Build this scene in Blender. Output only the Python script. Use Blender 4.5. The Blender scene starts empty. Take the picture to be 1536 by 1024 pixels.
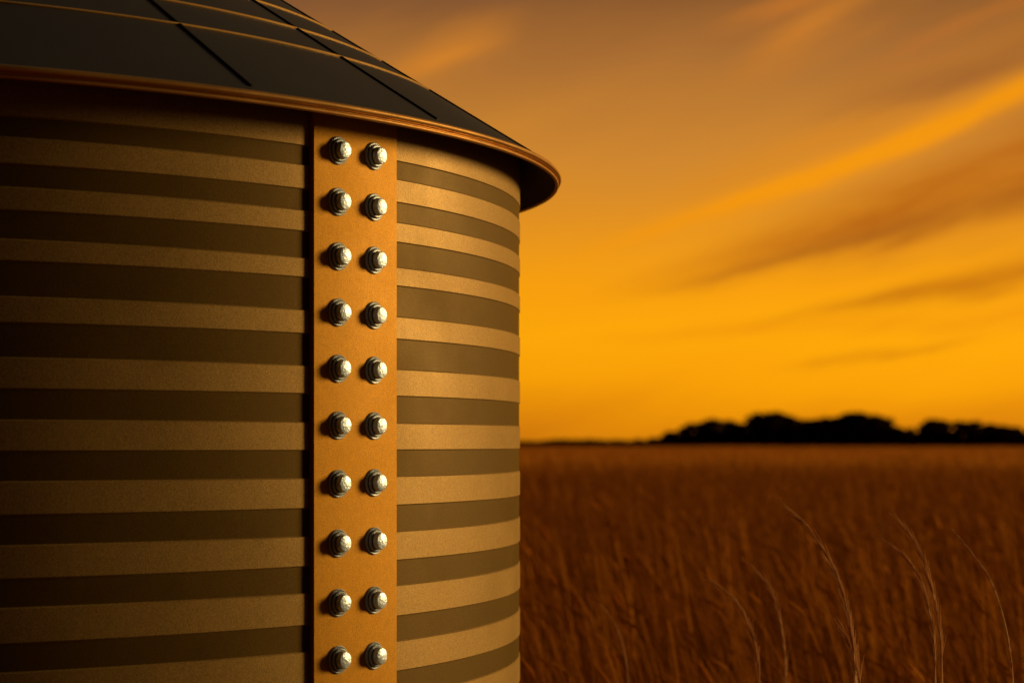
import bpy, math, random
from mathutils import Vector
random.seed(7)
S = bpy.context.scene
COL = S.collection
S.view_settings.view_transform = 'Standard'
S.view_settings.look = 'None'
S.view_settings.exposure = 0

F = 3200.0      # focal length of the reference, in reference pixels
EYE = 1.7
HY = 664.0

def lin(c):
    out = []
    for v in c:
        v /= 255.0
        out.append(v/12.92 if v <= 0.04045 else ((v+0.055)/1.055)**2.4)
    return out

# ------------------------------------------------------------------ node helper
class E:
    def __init__(s, nt, sock): s.nt, s.s = nt, sock
    def _m(s, op, *a, clamp=False):
        n = s.nt.nodes.new('ShaderNodeMath'); n.operation = op; n.use_clamp = clamp
        for i, v in enumerate((s,)+a):
            if isinstance(v, E): s.nt.links.new(v.s, n.inputs[i])
            else: n.inputs[i].default_value = v
        return E(s.nt, n.outputs[0])
    def __add__(s, o): return s._m('ADD', o)
    __radd__ = __add__
    def __mul__(s, o): return s._m('MULTIPLY', o)
    __rmul__ = __mul__
    def __sub__(s, o): return s._m('SUBTRACT', o)
    def __rsub__(s, o): return (s*-1.0)+o
    def __truediv__(s, o): return s._m('DIVIDE', o)
    def clampd(s): return s._m('ADD', 0.0, clamp=True)
    def smooth(s, a, b):
        n = s.nt.nodes.new('ShaderNodeMapRange'); n.interpolation_type = 'SMOOTHSTEP'
        s.nt.links.new(s.s, n.inputs[0])
        n.inputs[1].default_value = a; n.inputs[2].default_value = b
        n.inputs[3].default_value = 0; n.inputs[4].default_value = 1
        return E(s.nt, n.outputs[0])

def noise(nt, vec, scale, detail=3, rough=.55):
    n = nt.nodes.new('ShaderNodeTexNoise')
    n.inputs['Scale'].default_value = scale
    n.inputs['Detail'].default_value = detail
    n.inputs['Roughness'].default_value = rough
    if vec is not None: nt.links.new(vec, n.inputs['Vector'])
    return E(nt, n.outputs['Fac'])

def mixcol(nt, fac, a, b, mode='MIX'):
    n = nt.nodes.new('ShaderNodeMix'); n.data_type = 'RGBA'; n.blend_type = mode
    for idx, v in ((0, fac), (6, a), (7, b)):
        if isinstance(v, E): nt.links.new(v.s, n.inputs[idx])
        elif hasattr(v, 'is_linked'): nt.links.new(v, n.inputs[idx])
        elif idx == 0: n.inputs[0].default_value = v
        else: n.inputs[idx].default_value = (*v[:3], 1)
    return n.outputs[2]

# ------------------------------------------------------------------ world
SUN_AZ = math.radians(65)   # clockwise from +Y (view direction)
SUN_EL = math.radians(9)
w = bpy.data.worlds.new("World"); S.world = w; w.use_nodes = True
nt = w.node_tree; nt.nodes.clear()
tc = nt.nodes.new('ShaderNodeTexCoord')
sep = nt.nodes.new('ShaderNodeSeparateXYZ'); nt.links.new(tc.outputs['Generated'], sep.inputs[0])
X, Y, Z = (E(nt, sep.outputs[i]) for i in range(3))
u = X._m('ARCTAN2', Y)
v = Z._m('ARCTAN2', (X*X+Y*Y)._m('SQRT'))
cmb = nt.nodes.new('ShaderNodeCombineXYZ')
# tilt: cloud streaks climb to the right
nt.links.new((u*2.2).s, cmb.inputs[0]); nt.links.new(((v-u*0.33)*11.0).s, cmb.inputs[1])
n1 = noise(nt, cmb.outputs[0], 3.0, 3, .55)
n2 = noise(nt, cmb.outputs[0], 9.0, 4, .6)
n3 = noise(nt, cmb.outputs[0], 1.3, 2, .5)
ramp = nt.nodes.new('ShaderNodeValToRGB'); cr = ramp.color_ramp
stops = [(0.0,(206,118,10)),(.012,(228,138,6)),(.028,(250,160,2)),(.048,(255,168,2)),(.073,(250,160,6)),
         (.104,(230,147,28)),(.135,(208,134,44)),(.176,(172,110,48)),(.207,(142,89,42)),(.32,(104,70,44)),(.6,(74,56,44)),(1.0,(50,44,44))]
while len(cr.elements) < len(stops): cr.elements.new(0.5)
for e, (p, c) in zip(cr.elements, stops):
    e.position = p
for e, (p, c) in zip(cr.elements, stops):
    e.color = (*lin(c), 1)
vv = v + (n3-.5)*0.045 + (n2-.5)*.008
nt.links.new(vv.clampd().s, ramp.inputs[0])
col = ramp.outputs[0]

def stroke(col, u0, v0, b, c, w0, w1, uin, uout, color, amt, warp=1.0):
    du = u-u0
    vc = du*b + du*du*c + v0
    wid = du*((w1-w0)/0.2)+w0
    wid = wid._m('MAXIMUM', 0.0015)
    vx = v + ((n1-.5)*0.018 + (n2-.5)*0.006)*warp
    d = (vx-vc)/wid
    g = (d*d*-1.0)._m('EXPONENT')
    m = u.smooth(*uin)*(1.0-u.smooth(*uout))
    f = (g*m*amt*(n2*1.7+0.15)).clampd()
    return mixcol(nt, f, col, lin(color))

# broad dusky veil below the big bright streak
col = stroke(col, .06, .074, .24, .25, .005, .026, (.02,.18), (.5,.8), (188,104,14), .85)
col = stroke(col, .06, .069, .20, .25, .003, .006, (.03,.14), (.4,.7), (166,92,18), .6)
col = stroke(col, .12, .056, .20, 0, .003, .008, (.08,.2), (.4,.7), (190,108,8), .75)
col = stroke(col, .13, .036, .15, 0, .0025, .003, (.11,.16), (.19,.23), (214,128,6), .5)
col = stroke(col, .10, .052, .05, 0, .004, .006, (.0,.1), (.3,.4), (240,148,4), .5)
# bright streaks
col = stroke(col, .03, .097, .32, .30, .006, .016, (.02,.15), (.45,.7), (222,136,24), .5)
col = stroke(col, .03, .088, .27, .42, .004, .0070, (.01,.09), (.45,.7), (244,150,6), 1.1, .8)
col = stroke(col, -.05, .174, .38, 0, .009, .018, (-.075,-.035), (-.030,.012), (216,132,38), .75, 1.6)
col = stroke(col, .10, .168, .55, 0, .009, .014, (.09,.14), (.2,.3), (200,122,40), .85, 2.4)
col = stroke(col, .10, .195, .30, 0, .006, .012, (.08,.13), (.2,.3), (192,114,40), .85, 2.4)
col = stroke(col, .16, .168, .45, 0, .005, .010, (.14,.2), (.3,.4), (188,112,42), .7, 2.4)
col = stroke(col, .14, .150, .30, 0, .006, .010, (.12,.2), (.3,.4), (160,98,44), .7, 1.5)
col = stroke(col, -.1, .20, .1, 0, .008, .01, (-.3,-.1), (.15,.25), (128,84,52), .5)
# azimuth falloff: the glow is in front, the sky behind the camera is dim and paler
cosA = (u-0.2)._m('COSINE')
glow = (cosA*0.5+0.5)._m('POWER', 3.2)
side = (1.0-glow)
col = mixcol(nt, (side*side).clampd(), col, lin((110,82,54)))
bri = glow*0.975+0.025
tr = (u.smooth(.05,.34)*v.smooth(.12,.24))*-0.2+1.0
lum = bri*tr*(Z.smooth(-.03,0.0)*0.9+0.1)
bg = nt.nodes.new('ShaderNodeBackground'); nt.links.new(col, bg.inputs[0]); nt.links.new(lum.s, bg.inputs[1])
sky = nt.nodes.new('ShaderNodeTexSky'); sky.sky_type='NISHITA'; sky.sun_disc=False
sky.sun_elevation=SUN_EL; sky.sun_rotation=SUN_AZ
bg2 = nt.nodes.new('ShaderNodeBackground'); bg2.inputs[1].default_value=0.001
nt.links.new(sky.outputs[0], bg2.inputs[0])
add = nt.nodes.new('ShaderNodeAddShader'); out = nt.nodes.new('ShaderNodeOutputWorld')
nt.links.new(bg.outputs[0], add.inputs[0]); nt.links.new(bg2.outputs[0], add.inputs[1]); nt.links.new(add.outputs[0], out.inputs[0])

sl = bpy.data.lights.new("sun","SUN"); sl.energy=3.2; sl.angle=math.radians(14); sl.color=(1,.66,.24)
so = bpy.data.objects.new("sun", sl); COL.objects.link(so)
sd = Vector((math.sin(SUN_AZ)*math.cos(SUN_EL), math.cos(SUN_AZ)*math.cos(SUN_EL), math.sin(SUN_EL)))
so.rotation_euler = (-sd).to_track_quat('-Z','Y').to_euler()

# ------------------------------------------------------------------ camera
cd = bpy.data.cameras.new("camera"); cam = bpy.data.objects.new("camera", cd); COL.objects.link(cam)
cam.location=(0,0,EYE); cam.rotation_euler=(math.pi/2,0,0)
cd.sensor_width=36; cd.lens=F/1536*36; cd.shift_y=(HY-512)/1536; cd.clip_end=6000; cd.clip_start=.05
cd.dof.use_dof=True; cd.dof.focus_distance=4.25; cd.dof.aperture_fstop=3.9
S.camera=cam

# ------------------------------------------------------------------ materials
def newmat(name):
    m = bpy.data.materials.new(name); m.use_nodes=True
    nt=m.node_tree; return m, nt, nt.nodes['Principled BSDF']

def painted(name, color, rough=.5, metal=0., spec=.4, grain=.25, gscale=420, bump=.15, blot=.12):
    m, nt, b = newmat(name)
    t = nt.nodes.new('ShaderNodeTexCoord').outputs['Object']
    g = noise(nt, t, gscale, 2, .6); bl = noise(nt, t, 5, 3, .6); md = noise(nt, t, 60, 2, .6)
    f = (g-.5)*grain*3.0 + (bl-.5)*blot*2.2 + (md-.5)*blot*1.2 + 1.0
    n = nt.nodes.new('ShaderNodeVectorMath'); n.operation='SCALE'
    n.inputs[0].default_value = color; nt.links.new(f.s, n.inputs['Scale'])
    nt.links.new(n.outputs[0], b.inputs['Base Color'])
    b.inputs['Metallic'].default_value=metal
    b.inputs['Specular IOR Level'].default_value=spec
    nt.links.new((bl*.25+(rough-.12)).s, b.inputs['Roughness'])
    bp = nt.nodes.new('ShaderNodeBump'); bp.inputs['Strength'].default_value=bump; bp.inputs['Distance'].default_value=.002
    nt.links.new(g.s, bp.inputs['Height']); nt.links.new(bp.outputs[0], b.inputs['Normal'])
    return m
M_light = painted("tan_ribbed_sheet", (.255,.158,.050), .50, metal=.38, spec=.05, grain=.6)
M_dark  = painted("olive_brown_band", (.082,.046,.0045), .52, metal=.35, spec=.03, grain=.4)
M_strap = painted("ochre_plate_paint", (.43,.205,.010), .52, metal=.28, spec=.05, grain=.4, blot=.2)
M_roof  = painted("charcoal_roof_sheet", (.036,.035,.040), .5, grain=.1, spec=.3)
M_seam  = painted("black_seam", (.012,.010,.009), .6, grain=.1)
M_bronze= painted("bronze_trim", (.62,.33,.09), .34, metal=.8, grain=.12)
M_gold  = painted("gold_lap_bead", (.80,.46,.14), .35, metal=.6, grain=.1)
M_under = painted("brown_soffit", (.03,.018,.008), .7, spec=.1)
M_steel = painted("zinc_steel", (.56,.69,.92), .36, metal=.45, grain=.2, gscale=260, bump=.6, spec=.6)
M_steel2= painted("dark_steel_washer", (.11,.125,.15), .35, metal=.6, grain=.1)
M_conc  = painted("concrete", (.3,.28,.25), .9, gscale=90)

def mesh_obj(name, verts, faces, mats, parent=None, midx=None, smooth=False):
    me = bpy.data.meshes.new(name); me.from_pydata(verts, [], faces)
    for m in (mats if isinstance(mats, (list, tuple)) else [mats]): me.materials.append(m)
    if midx: me.polygons.foreach_set('material_index', midx)
    if smooth: me.polygons.foreach_set('use_smooth', [True]*len(faces))
    me.update()
    o = bpy.data.objects.new(name, me); COL.objects.link(o)
    if parent: o.parent = parent
    return o

# ------------------------------------------------------------------ silo
CY = 5.0; R = 1.60; CX = 0.00375*CY - R
silo = bpy.data.objects.new("grain_silo", None); COL.objects.link(silo)
silo.location=(CX, CY, 0)     # parts are in silo-local coordinates

def hit(px, r):
    """distance from camera and polar angle where the photo column meets the shell of radius r"""
    t=(px-768)/F
    k=1+t*t; a=CX*t+CY; c=CX*CX+CY*CY-r*r
    y=(a-math.sqrt(a*a-k*c))/k
    return y, math.atan2(y-CY, t*y-CX)

d460,_ = hit(460, R)
tops = [218,283,346,415,499,589,674,761,848,936]
bots = [249,317,388,466,549,634,718,805,890,978]
for i in range(12):
    tops.append(tops[-1]+87); bots.append(bots[-1]+87)
def z_of(py): return EYE + (HY-py)*d460/F
SEG=320
def lathe(name, bands, mats, parent, seg=SEG, smooth=True):
    """bands: list of (profile points [(r,z)..], material idx); bands don't share vertices"""
    vs, fs, mi = [], [], []
    for prof, m in bands:
        base=len(vs); n=len(prof)
        for i in range(seg):
            a=2*math.pi*i/seg
            for r,z in prof: vs.append((r*math.cos(a), r*math.sin(a), z))
        for i in range(seg):
            j=(i+1)%seg
            for k in range(n-1):
                fs.append((base+i*n+k, base+j*n+k, base+j*n+k+1, base+i*n+k+1)); mi.append(m)
    return mesh_obj(name, vs, fs, mats, parent, mi, smooth)

ZE = EYE + .1195*CY     # eave level
DR = .002
ZR = ZE+.018
bands=[]; zt = ZR+.045
s=.006
prev = zt
for t_, b_ in zip(tops, bots):
    a=z_of(t_); b=z_of(b_)
    if b < 0.12: break
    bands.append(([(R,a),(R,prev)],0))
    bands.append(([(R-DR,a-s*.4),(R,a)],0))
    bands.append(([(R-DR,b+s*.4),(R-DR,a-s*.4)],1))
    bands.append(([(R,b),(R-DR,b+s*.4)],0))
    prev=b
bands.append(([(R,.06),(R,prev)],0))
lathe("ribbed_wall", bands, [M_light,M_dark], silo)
lathe("foundation", [([(R+.12,0),(R+.12,.07)],0),([(R+.12,.07),(R-.1,.07)],0)], M_conc, silo)

# roof cone
RE = .3375*CY; ZA = EYE+.333*CY
def cone(s_, off=0):
    r=(RE)*(1-s_); z=ZR+(ZA-ZR)*s_
    sl_=math.atan2(ZA-ZR, RE)
    return r+off*math.sin(sl_), z+off*math.cos(sl_)
nR=14
lathe("roof_sheets", [([cone(i/nR) if i<nR else (.02, cone(1)[1]) for i in range(nR+1)],0)], M_roof, silo)
# rolled rim + drip lip + soffit
def circ(r0,z0,rad,n=14,a0=0,a1=2*math.pi):
    return [(r0+rad*math.cos(a0+(a1-a0)*i/n), z0+rad*math.sin(a0+(a1-a0)*i/n)) for i in range(n+1)]
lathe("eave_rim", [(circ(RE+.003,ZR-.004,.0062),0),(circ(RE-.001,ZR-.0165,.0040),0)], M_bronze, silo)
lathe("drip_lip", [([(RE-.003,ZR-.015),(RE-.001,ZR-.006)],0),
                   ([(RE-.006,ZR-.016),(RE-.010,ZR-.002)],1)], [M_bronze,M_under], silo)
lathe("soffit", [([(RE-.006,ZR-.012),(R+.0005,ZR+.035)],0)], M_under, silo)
# ring laps with gold edge
rb=[]
for s_ in (.148,.212,.28,.355,.435,.52,.62,.72,.82):
    r0,z0=cone(s_,.0012)
    rb.append((circ(r0,z0,.0028,8),0))
lathe("roof_ring_laps", rb, M_gold, silo)
# radial seams
vs,fs=[],[]
a0=math.radians(-47.7)
for k in range(21):
    a=a0+k*2*math.pi/21
    ca,sa=math.cos(a),math.sin(a)
    b=len(vs); 
    for s_ in (.012,.97):
        for wdt,off in ((-.0030,-.001),(-.0022,.0035),(.0022,.0035),(.0030,-.001)):
            r,z=cone(s_,off)
            vs.append((r*ca-wdt*sa, r*sa+wdt*ca, z))
    fs += [(b+i,b+i+1,b+5+i,b+4+i) for i in range(3)]+[(b,b+1,b+2,b+3),(b+4,b+5,b+6,b+7)]
mesh_obj("roof_seams", vs, fs, M_seam, silo)
r,z=cone(1)
lathe("roof_cap", [([(.16,ZA-.09),(.16,ZA-.05),(.03,ZA+.03),(.001,ZA+.035)],0)], M_roof, silo, 48)

# strap plate
RS=R+.009
_,t1=hit(470,RS); _,t2=hit(596,RS)
vs,fs=[],[]
n=18
e=.0022/RS
outer=[(R-.006,t1),(RS-.0022,t1)]+[(RS, t1+e)]+[(RS,t1+(t2-t1)*i/n) for i in range(1,n)]+[(RS,t2-e)]+[(RS-.0022,t2),(R-.006,t2)]
zs=[.075+i*(ZR+.027-.075)/10 for i in range(11)]
for z in zs:
    for r,a in outer: vs.append((r*math.cos(a), r*math.sin(a), z))
m=len(outer)
for k in range(10):
    for i in range(m-1): fs.append((k*m+i,k*m+i+1,(k+1)*m+i+1,(k+1)*m+i))
mesh_obj("seam_plate", vs, fs, M_strap, silo)

# bolts
def bolt_mesh():
    # (radius, height, material of the ring that starts here) 0 bright zinc, 1 dark
    prof=[(.0,.0,1),(.0235,.0,0),(.0235,.0026,0),(.0222,.0038,1),(.0198,.0036,1),
          (.0190,.0040,0),(.0190,.0072,0),(.0174,.0084,1),(.0152,.0084,1),
          (.0146,.0090,0),(.0143,.0160,0),(.0136,.0176,0),(.0120,.0184,0),(.0,.0187,0)]
    K=1.12
    seg=40; vs=[];fs=[];mi=[]
    for i in range(seg):
        a=2*math.pi*i/seg
        for r,h,_ in prof: vs.append((h*K, r*K*math.cos(a), r*K*math.sin(a)))
    n=len(prof)
    for i in range(seg):
        j=(i+1)%seg
        for k in range(n-1):
            fs.append((i*n+k,i*n+k+1,j*n+k+1,j*n+k)); mi.append(prof[k][2])
    me=bpy.data.meshes.new("bolt"); me.from_pydata(vs,[],fs)
    me.materials.append(M_steel); me.materials.append(M_steel2)
    me.polygons.foreach_set('material_index',mi)
    me.polygons.foreach_set('use_smooth',[True]*len(fs))
    me.update()
    me.set_sharp_from_angle(angle=math.radians(28))
    return me
BM=bolt_mesh()
LY=[226,303,384,468.5,553,638.5,724.5,814,903.5,989]
k=0
dl,al=hit(507,RS); dr,ar=hit(561,RS)
zl=[EYE+(HY-y)*dl/F for y in LY]
for i,z in enumerate(zl):
    for side_,a in enumerate((al,ar)):
        o=bpy.data.objects.new(f"bolt_{k}",BM); k+=1
        COL.objects.link(o); o.parent=silo
        zz=z+random.uniform(-.001,.001)
        o.location=(RS*math.cos(a),RS*math.sin(a),zz)
        o.rotation_euler=(random.uniform(0,6.28),0,a)
z=zl[-1]-.108
while z>.2:
    for a in (al,ar):
        o=bpy.data.objects.new(f"bolt_{k}",BM); k+=1
        COL.objects.link(o); o.parent=silo
        o.location=(RS*math.cos(a),RS*math.sin(a),z); o.rotation_euler=(0,0,a)
    z-=.108

# ------------------------------------------------------------------ ground
m, gnt, gb = newmat("dry_field_ground")
t = gnt.nodes.new('ShaderNodeTexCoord').outputs['Object']
nn = noise(gnt,t,.05,4,.6); n4=noise(gnt,t,3,3,.6)
c=mixcol(gnt,(nn*.6+n4*.4).clampd(),(.12,.04,.006),(.28,.10,.015))
gnt.links.new(c,gb.inputs['Base Color']); gb.inputs['Roughness'].default_value=1; gb.inputs['Specular IOR Level'].default_value=.05
G=4500
mesh_obj("ground",[(-G,-200,0),(G,-200,0),(G,G,0),(-G,G,0)],[(0,1,2,3)],m)

# ------------------------------------------------------------------ grass
def grassmat(name, c1, c2):
    m,nt,b=newmat(name)
    nt.nodes.remove(b)
    geo=nt.nodes.new('ShaderNodeNewGeometry')
    rnd=E(nt,geo.outputs['Random Per Island'])
    c=mixcol(nt,(rnd*rnd).clampd(),c1,c2)
    df=nt.nodes.new('ShaderNodeBsdfDiffuse'); nt.links.new(c,df.inputs[0])
    tr=nt.nodes.new('ShaderNodeBsdfTranslucent'); nt.links.new(c,tr.inputs[0])
    mx=nt.nodes.new('ShaderNodeMixShader'); mx.inputs[0].default_value=.45
    o=nt.nodes['Material Output']
    nt.links.new(df.outputs[0],mx.inputs[1]); nt.links.new(tr.outputs[0],mx.inputs[2]); nt.links.new(mx.outputs[0],o.inputs[0])
    return m
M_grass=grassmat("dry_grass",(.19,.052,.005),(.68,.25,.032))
M_far=grassmat("dry_grass_far_hazed",(.52,.18,.014),(.78,.34,.05))  # far grass colour brightened to stand in for haze near the horizon
M_stalk=grassmat("seed_stalk",(.80,.56,.36),(.88,.64,.42))

def blade(vs,fs,x,y,h,wd,lean,az,rng,head=True,segs=5):
    ca,sa=math.cos(az),math.sin(az)
    fa=rng.uniform(-.6,.6); wx,wy=math.cos(fa),math.sin(fa)
    b=len(vs)
    for i in range(segs+1):
        s=i/segs
        o=lean*h*(s**2.0)
        zz=h*(s-.35*lean*s**3)
        ww=wd*(1-.75*s)*.5
        px,py=x+ca*o,y+sa*o
        vs.append((px-wx*ww,py-wy*ww,zz)); vs.append((px+wx*ww,py+wy*ww,zz))
    for i in range(segs): fs.append((b+2*i,b+2*i+1,b+2*i+3,b+2*i+2))
    if head:
        hl=rng.uniform(.09,.16); dirx=ca*(.35+lean*1.5); diry=sa*(.35+lean*1.5); dz=.9-lean
        L=math.sqrt(dirx**2+diry**2+dz**2); dirx/=L;diry/=L;dz/=L
        for q in range(2):
            f2=fa+q*math.pi/2; ax,ay=math.cos(f2),math.sin(f2); b=len(vs)
            for s,wk in ((0,.12),(.25,1),(.6,.8),(1,.05)):
                ww=wd*.8*wk
                cxx,cyy,cz=px+dirx*hl*s,py+diry*hl*s,zz+dz*hl*s-.03*s*s
                vs.append((cxx-ax*ww,cyy-ay*ww,cz)); vs.append((cxx+ax*ww,cyy+ay*ww,cz))
            for i in range(3): fs.append((b+2*i,b+2*i+1,b+2*i+3,b+2*i+2))

def hgt(rng):
    return rng.uniform(.75,1.22) if rng.random()<.30 else rng.uniform(.45,.72)
def in_silo(x,y,m=.28): return (x-CX)**2+(y-CY)**2 < (R+m)**2
def make_patch(size,dens,wd,seed,headp,mat):
    rng=random.Random(seed); vs,fs=[],[]
    for _ in range(int(size*size*dens)):
        x,y=rng.uniform(-size/2,size/2),rng.uniform(-size/2,size/2)
        h=hgt(rng)
        blade(vs,fs,x,y,h,wd*rng.uniform(.7,1.3),rng.uniform(.03,.34),rng.gauss(math.pi,.5),rng,rng.random()<headp,4)
    me=bpy.data.meshes.new("grass_patch"); me.from_pydata(vs,[],fs); me.materials.append(mat); me.update(); return me
field=bpy.data.objects.new("grass_field",None); COL.objects.link(field)
rng=random.Random(3)
vs,fs=[],[]
for _ in range(7000):
    x,y=rng.uniform(-.6,3.9),rng.uniform(4.2,10.5)
    if in_silo(x,y) or (x<.12 and y<5.2): continue
    h=hgt(rng)
    if y<7.5: h=min(h,.74+.08*(y-4.2))
    blade(vs,fs,x,y,h,rng.uniform(.006,.011),rng.uniform(.03,.34),rng.gauss(math.pi,.45),rng,rng.random()<.4,6)
mesh_obj("near_grass",vs,fs,M_grass,field)
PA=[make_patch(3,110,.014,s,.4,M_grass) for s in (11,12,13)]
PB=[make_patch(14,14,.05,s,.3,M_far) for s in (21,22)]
cnt=0
y=12
while y<64:
    half=max(5,.36*y+2)
    x=-half*.5
    while x<half:
        o=bpy.data.objects.new("grass_patch",rng.choice(PA)); COL.objects.link(o); o.parent=field
        o.location=(x+1.5,y,0); o.scale=(1,rng.choice((-1,1)),rng.uniform(.92,1.06)); cnt+=1
        x+=3
    y+=3
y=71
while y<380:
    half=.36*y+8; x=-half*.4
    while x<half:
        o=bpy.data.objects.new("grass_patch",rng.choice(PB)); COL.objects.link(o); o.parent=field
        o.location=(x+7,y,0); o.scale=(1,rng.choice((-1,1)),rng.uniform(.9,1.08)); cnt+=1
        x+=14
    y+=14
print("patches",cnt)

# tall foreground feathery stalks
def tube(vs,fs,pts,rads,n=5):
    b=len(vs)
    for (p,r) in zip(pts,rads):
        for i in range(n):
            a=2*math.pi*i/n
            vs.append((p[0]+r*math.cos(a),p[1]+r*math.sin(a)*.8,p[2]+r*math.sin(a)*.6))
    for k in range(len(pts)-1):
        for i in range(n):
            j=(i+1)%n
            fs.append((b+k*n+i,b+k*n+j,b+(k+1)*n+j,b+(k+1)*n+i))
def catmull(P,n=8):
    out=[]; P=[P[0]]+P+[P[-1]]
    for i in range(1,len(P)-2):
        for k in range(n):
            t=k/n
            out.append(tuple(.5*((2*P[i][c])+(-P[i-1][c]+P[i+1][c])*t+(2*P[i-1][c]-5*P[i][c]+4*P[i+1][c]-P[i+2][c])*t*t+(-P[i-1][c]+3*P[i][c]-3*P[i+1][c]+P[i+2][c])*t**3) for c in range(3)))
    out.append(P[-1]); return out
def stalk(name,pts,d,rad,awn=1.0,seed=0):
    """pts: (x offset from stem root, height) in metres, tip first; d = distance in y"""
    rg=random.Random(seed); vs,fs=[],[]
    P=[(x,d+.012*i,z) for i,(x,z) in enumerate(pts)]
    C=catmull(P,9); n=len(C)
    tube(vs,fs,C,[rad*(.45+.8*min(1,i/(n*.4))) for i in range(n)])
    m=int(n*.62)
    for i in range(3,m):
        for q in range(3):
            p=Vector(C[i]); d_=(Vector(C[i-2])-p).normalized()
            side=Vector((rg.uniform(-1,1),rg.uniform(-1,1),rg.uniform(-.4,.4)))
            dd=(d_+side*.16).normalized()
            L=rg.uniform(.03,.075)*awn
            sag=Vector((0,0,-L*.12))
            tube(vs,fs,[p,p+dd*L*.35,p+dd*L+sag],[rad*.35,rad*.5,rad*.22],3)
    o=mesh_obj(name,vs,fs,M_stalk,tall); return o
tall=bpy.data.objects.new("tall_grass_stalks",None); COL.objects.link(tall)
def W(px,py,d): return ((px-768)*d/F, EYE+(HY-py)*d/F)
def base(x): return [(x+.02,.9),(x+.02,.45),(x,0)]
specs=[([(1188,768),(1222,803),(1252,850),(1272,905),(1284,965),(1290,1030)],4.3,.0021,1.0),
       ([(1240,838),(1262,880),(1276,925),(1286,975),(1291,1040)],4.35,.0016,.8),
       ([(1332,815),(1362,838),(1385,872),(1398,915),(1408,965),(1412,1035)],4.5,.0016,.9),
       ([(1355,788),(1378,822),(1395,862),(1408,910),(1418,965),(1422,1035)],4.55,.0017,1.1),
       ([(1428,793),(1462,832),(1490,872),(1510,925),(1522,975),(1530,1035)],4.5,.0016,.4),
       ([(1075,875),(1105,903),(1125,938),(1138,985),(1144,1040)],5.0,.0016,1.0),
       ([(1130,850),(1158,885),(1172,930),(1180,985),(1184,1040)],5.6,.0016,1.0),
       ([(1268,950),(1282,985),(1292,1020),(1296,1060)],4.35,.0016,1.2),
       ([(900,905),(925,940),(938,985),(944,1040)],6.6,.0014,.8),
       ]
for i,(pp,d,rad,aw) in enumerate(specs):
    P=[W(a,b_,d) for a,b_ in pp]; P+=[q for q in base(P[-1][0]) if q[1]<P[-1][1]-.1]
    stalk(f"stalk_{i}",P,d,rad,aw,i)

# ------------------------------------------------------------------ tree line
m,tnt,tb=newmat("distant_foliage")
geo=tnt.nodes.new('ShaderNodeNewGeometry')
c=mixcol(tnt,E(tnt,geo.outputs['Random Per Island']),(.035,.016,.003),(.14,.058,.009))
tnt.links.new(c,tb.inputs['Base Color']); tb.inputs['Roughness'].default_value=1; tb.inputs['Specular IOR Level'].default_value=0
mb,_,bb=newmat("bark"); bb.inputs['Base Color'].default_value=(.03,.02,.012,1)
rng=random.Random(5)
vs,fs,mi=[],[],[]
TD=600.
prof=[(-900,12),(760,11),(860,13),(930,12),(980,15),(1010,27),(1050,40),(1085,43),(1115,40),(1145,54),(1175,52),(1205,44),(1235,44),(1270,51),(1300,54),(1330,48),(1352,29),(1375,34),(1400,43),(1440,40),(1470,42),(1500,35),(1536,33),(1600,34),(1700,42),(1900,30),(2300,32)]
def ph(px):
    for (a,b_),(c_,d_) in zip(prof,prof[1:]):
        if a<=px<=c_: return b_+(d_-b_)*(px-a)/(c_-a)
    return 12
def leafquad(p,s):
    n=Vector((rng.gauss(0,1),rng.gauss(0,1),rng.gauss(0,1))).normalized()
    a=n.orthogonal().normalized(); b_=n.cross(a)
    an=rng.uniform(0,6.28); a,b_=a*math.cos(an)+b_*math.sin(an), b_*math.cos(an)-a*math.sin(an)
    k=len(vs)
    for q,r_ in ((1,1),(-1,1),(-1,-1),(1,-1)): vs.append(tuple(p+a*s*q*rng.uniform(.6,1.1)+b_*s*r_*rng.uniform(.5,1)))
    fs.append((k,k+1,k+2,k+3)); mi.append(0)
def tree(x,y,h,wd,nb=9):
    k=len(vs)
    for z,r in ((0,.03*h),(h*.5,.018*h)):
        for i in range(5): vs.append((x+r*math.cos(i*1.2566),y+r*math.sin(i*1.2566),z))
    for i in range(5): fs.append((k+i,k+(i+1)%5,k+5+(i+1)%5,k+5+i)); mi.append(1)
    for b_ in range(nb):
        a=rng.uniform(0,6.28); rr=wd*rng.uniform(.1,.7)
        br=wd*rng.uniform(.32,.52)
        cz=h*rng.uniform(.18,.78)
        if b_<3: rr*=.6; cz=h
        cc=Vector((x+rr*math.cos(a),y+rr*math.sin(a),min(cz,h-br*.52)))
        for _ in range(80):
            d_=Vector((rng.gauss(0,1),rng.gauss(0,1),rng.gauss(0,1))).normalized()*rng.random()**.4
            p=cc+Vector((d_.x*br,d_.y*br,d_.z*br*.62))
            if p.z<.2: p.z=.3
            leafquad(p,br*rng.uniform(.13,.24))
px=-300
while px<2300:
    hh=ph(px)*TD/F
    x=(px-768)/F*TD
    if hh<3.2:
        tree(x,TD+rng.uniform(-8,8),hh*rng.uniform(.8,1.0)+.3,hh*1.5); px+=8 if px>700 else 16
    else:
        h=hh*rng.uniform(.93,1.05); tree(x,TD+rng.uniform(-4,14),h,h*rng.uniform(.48,.62))
        x2=x+rng.uniform(-2,2); h=hh*.72; tree(x2,TD-5+rng.uniform(-3,3),h,h*.6)
        tree(x+rng.uniform(-1,1),TD-9,3.2,3.0,5)      # scrub under the crowns
        px+=rng.uniform(7,11)
print("tree faces",len(fs))
mesh_obj("distant_tree_line",vs,fs,[m,mb],None,mi)
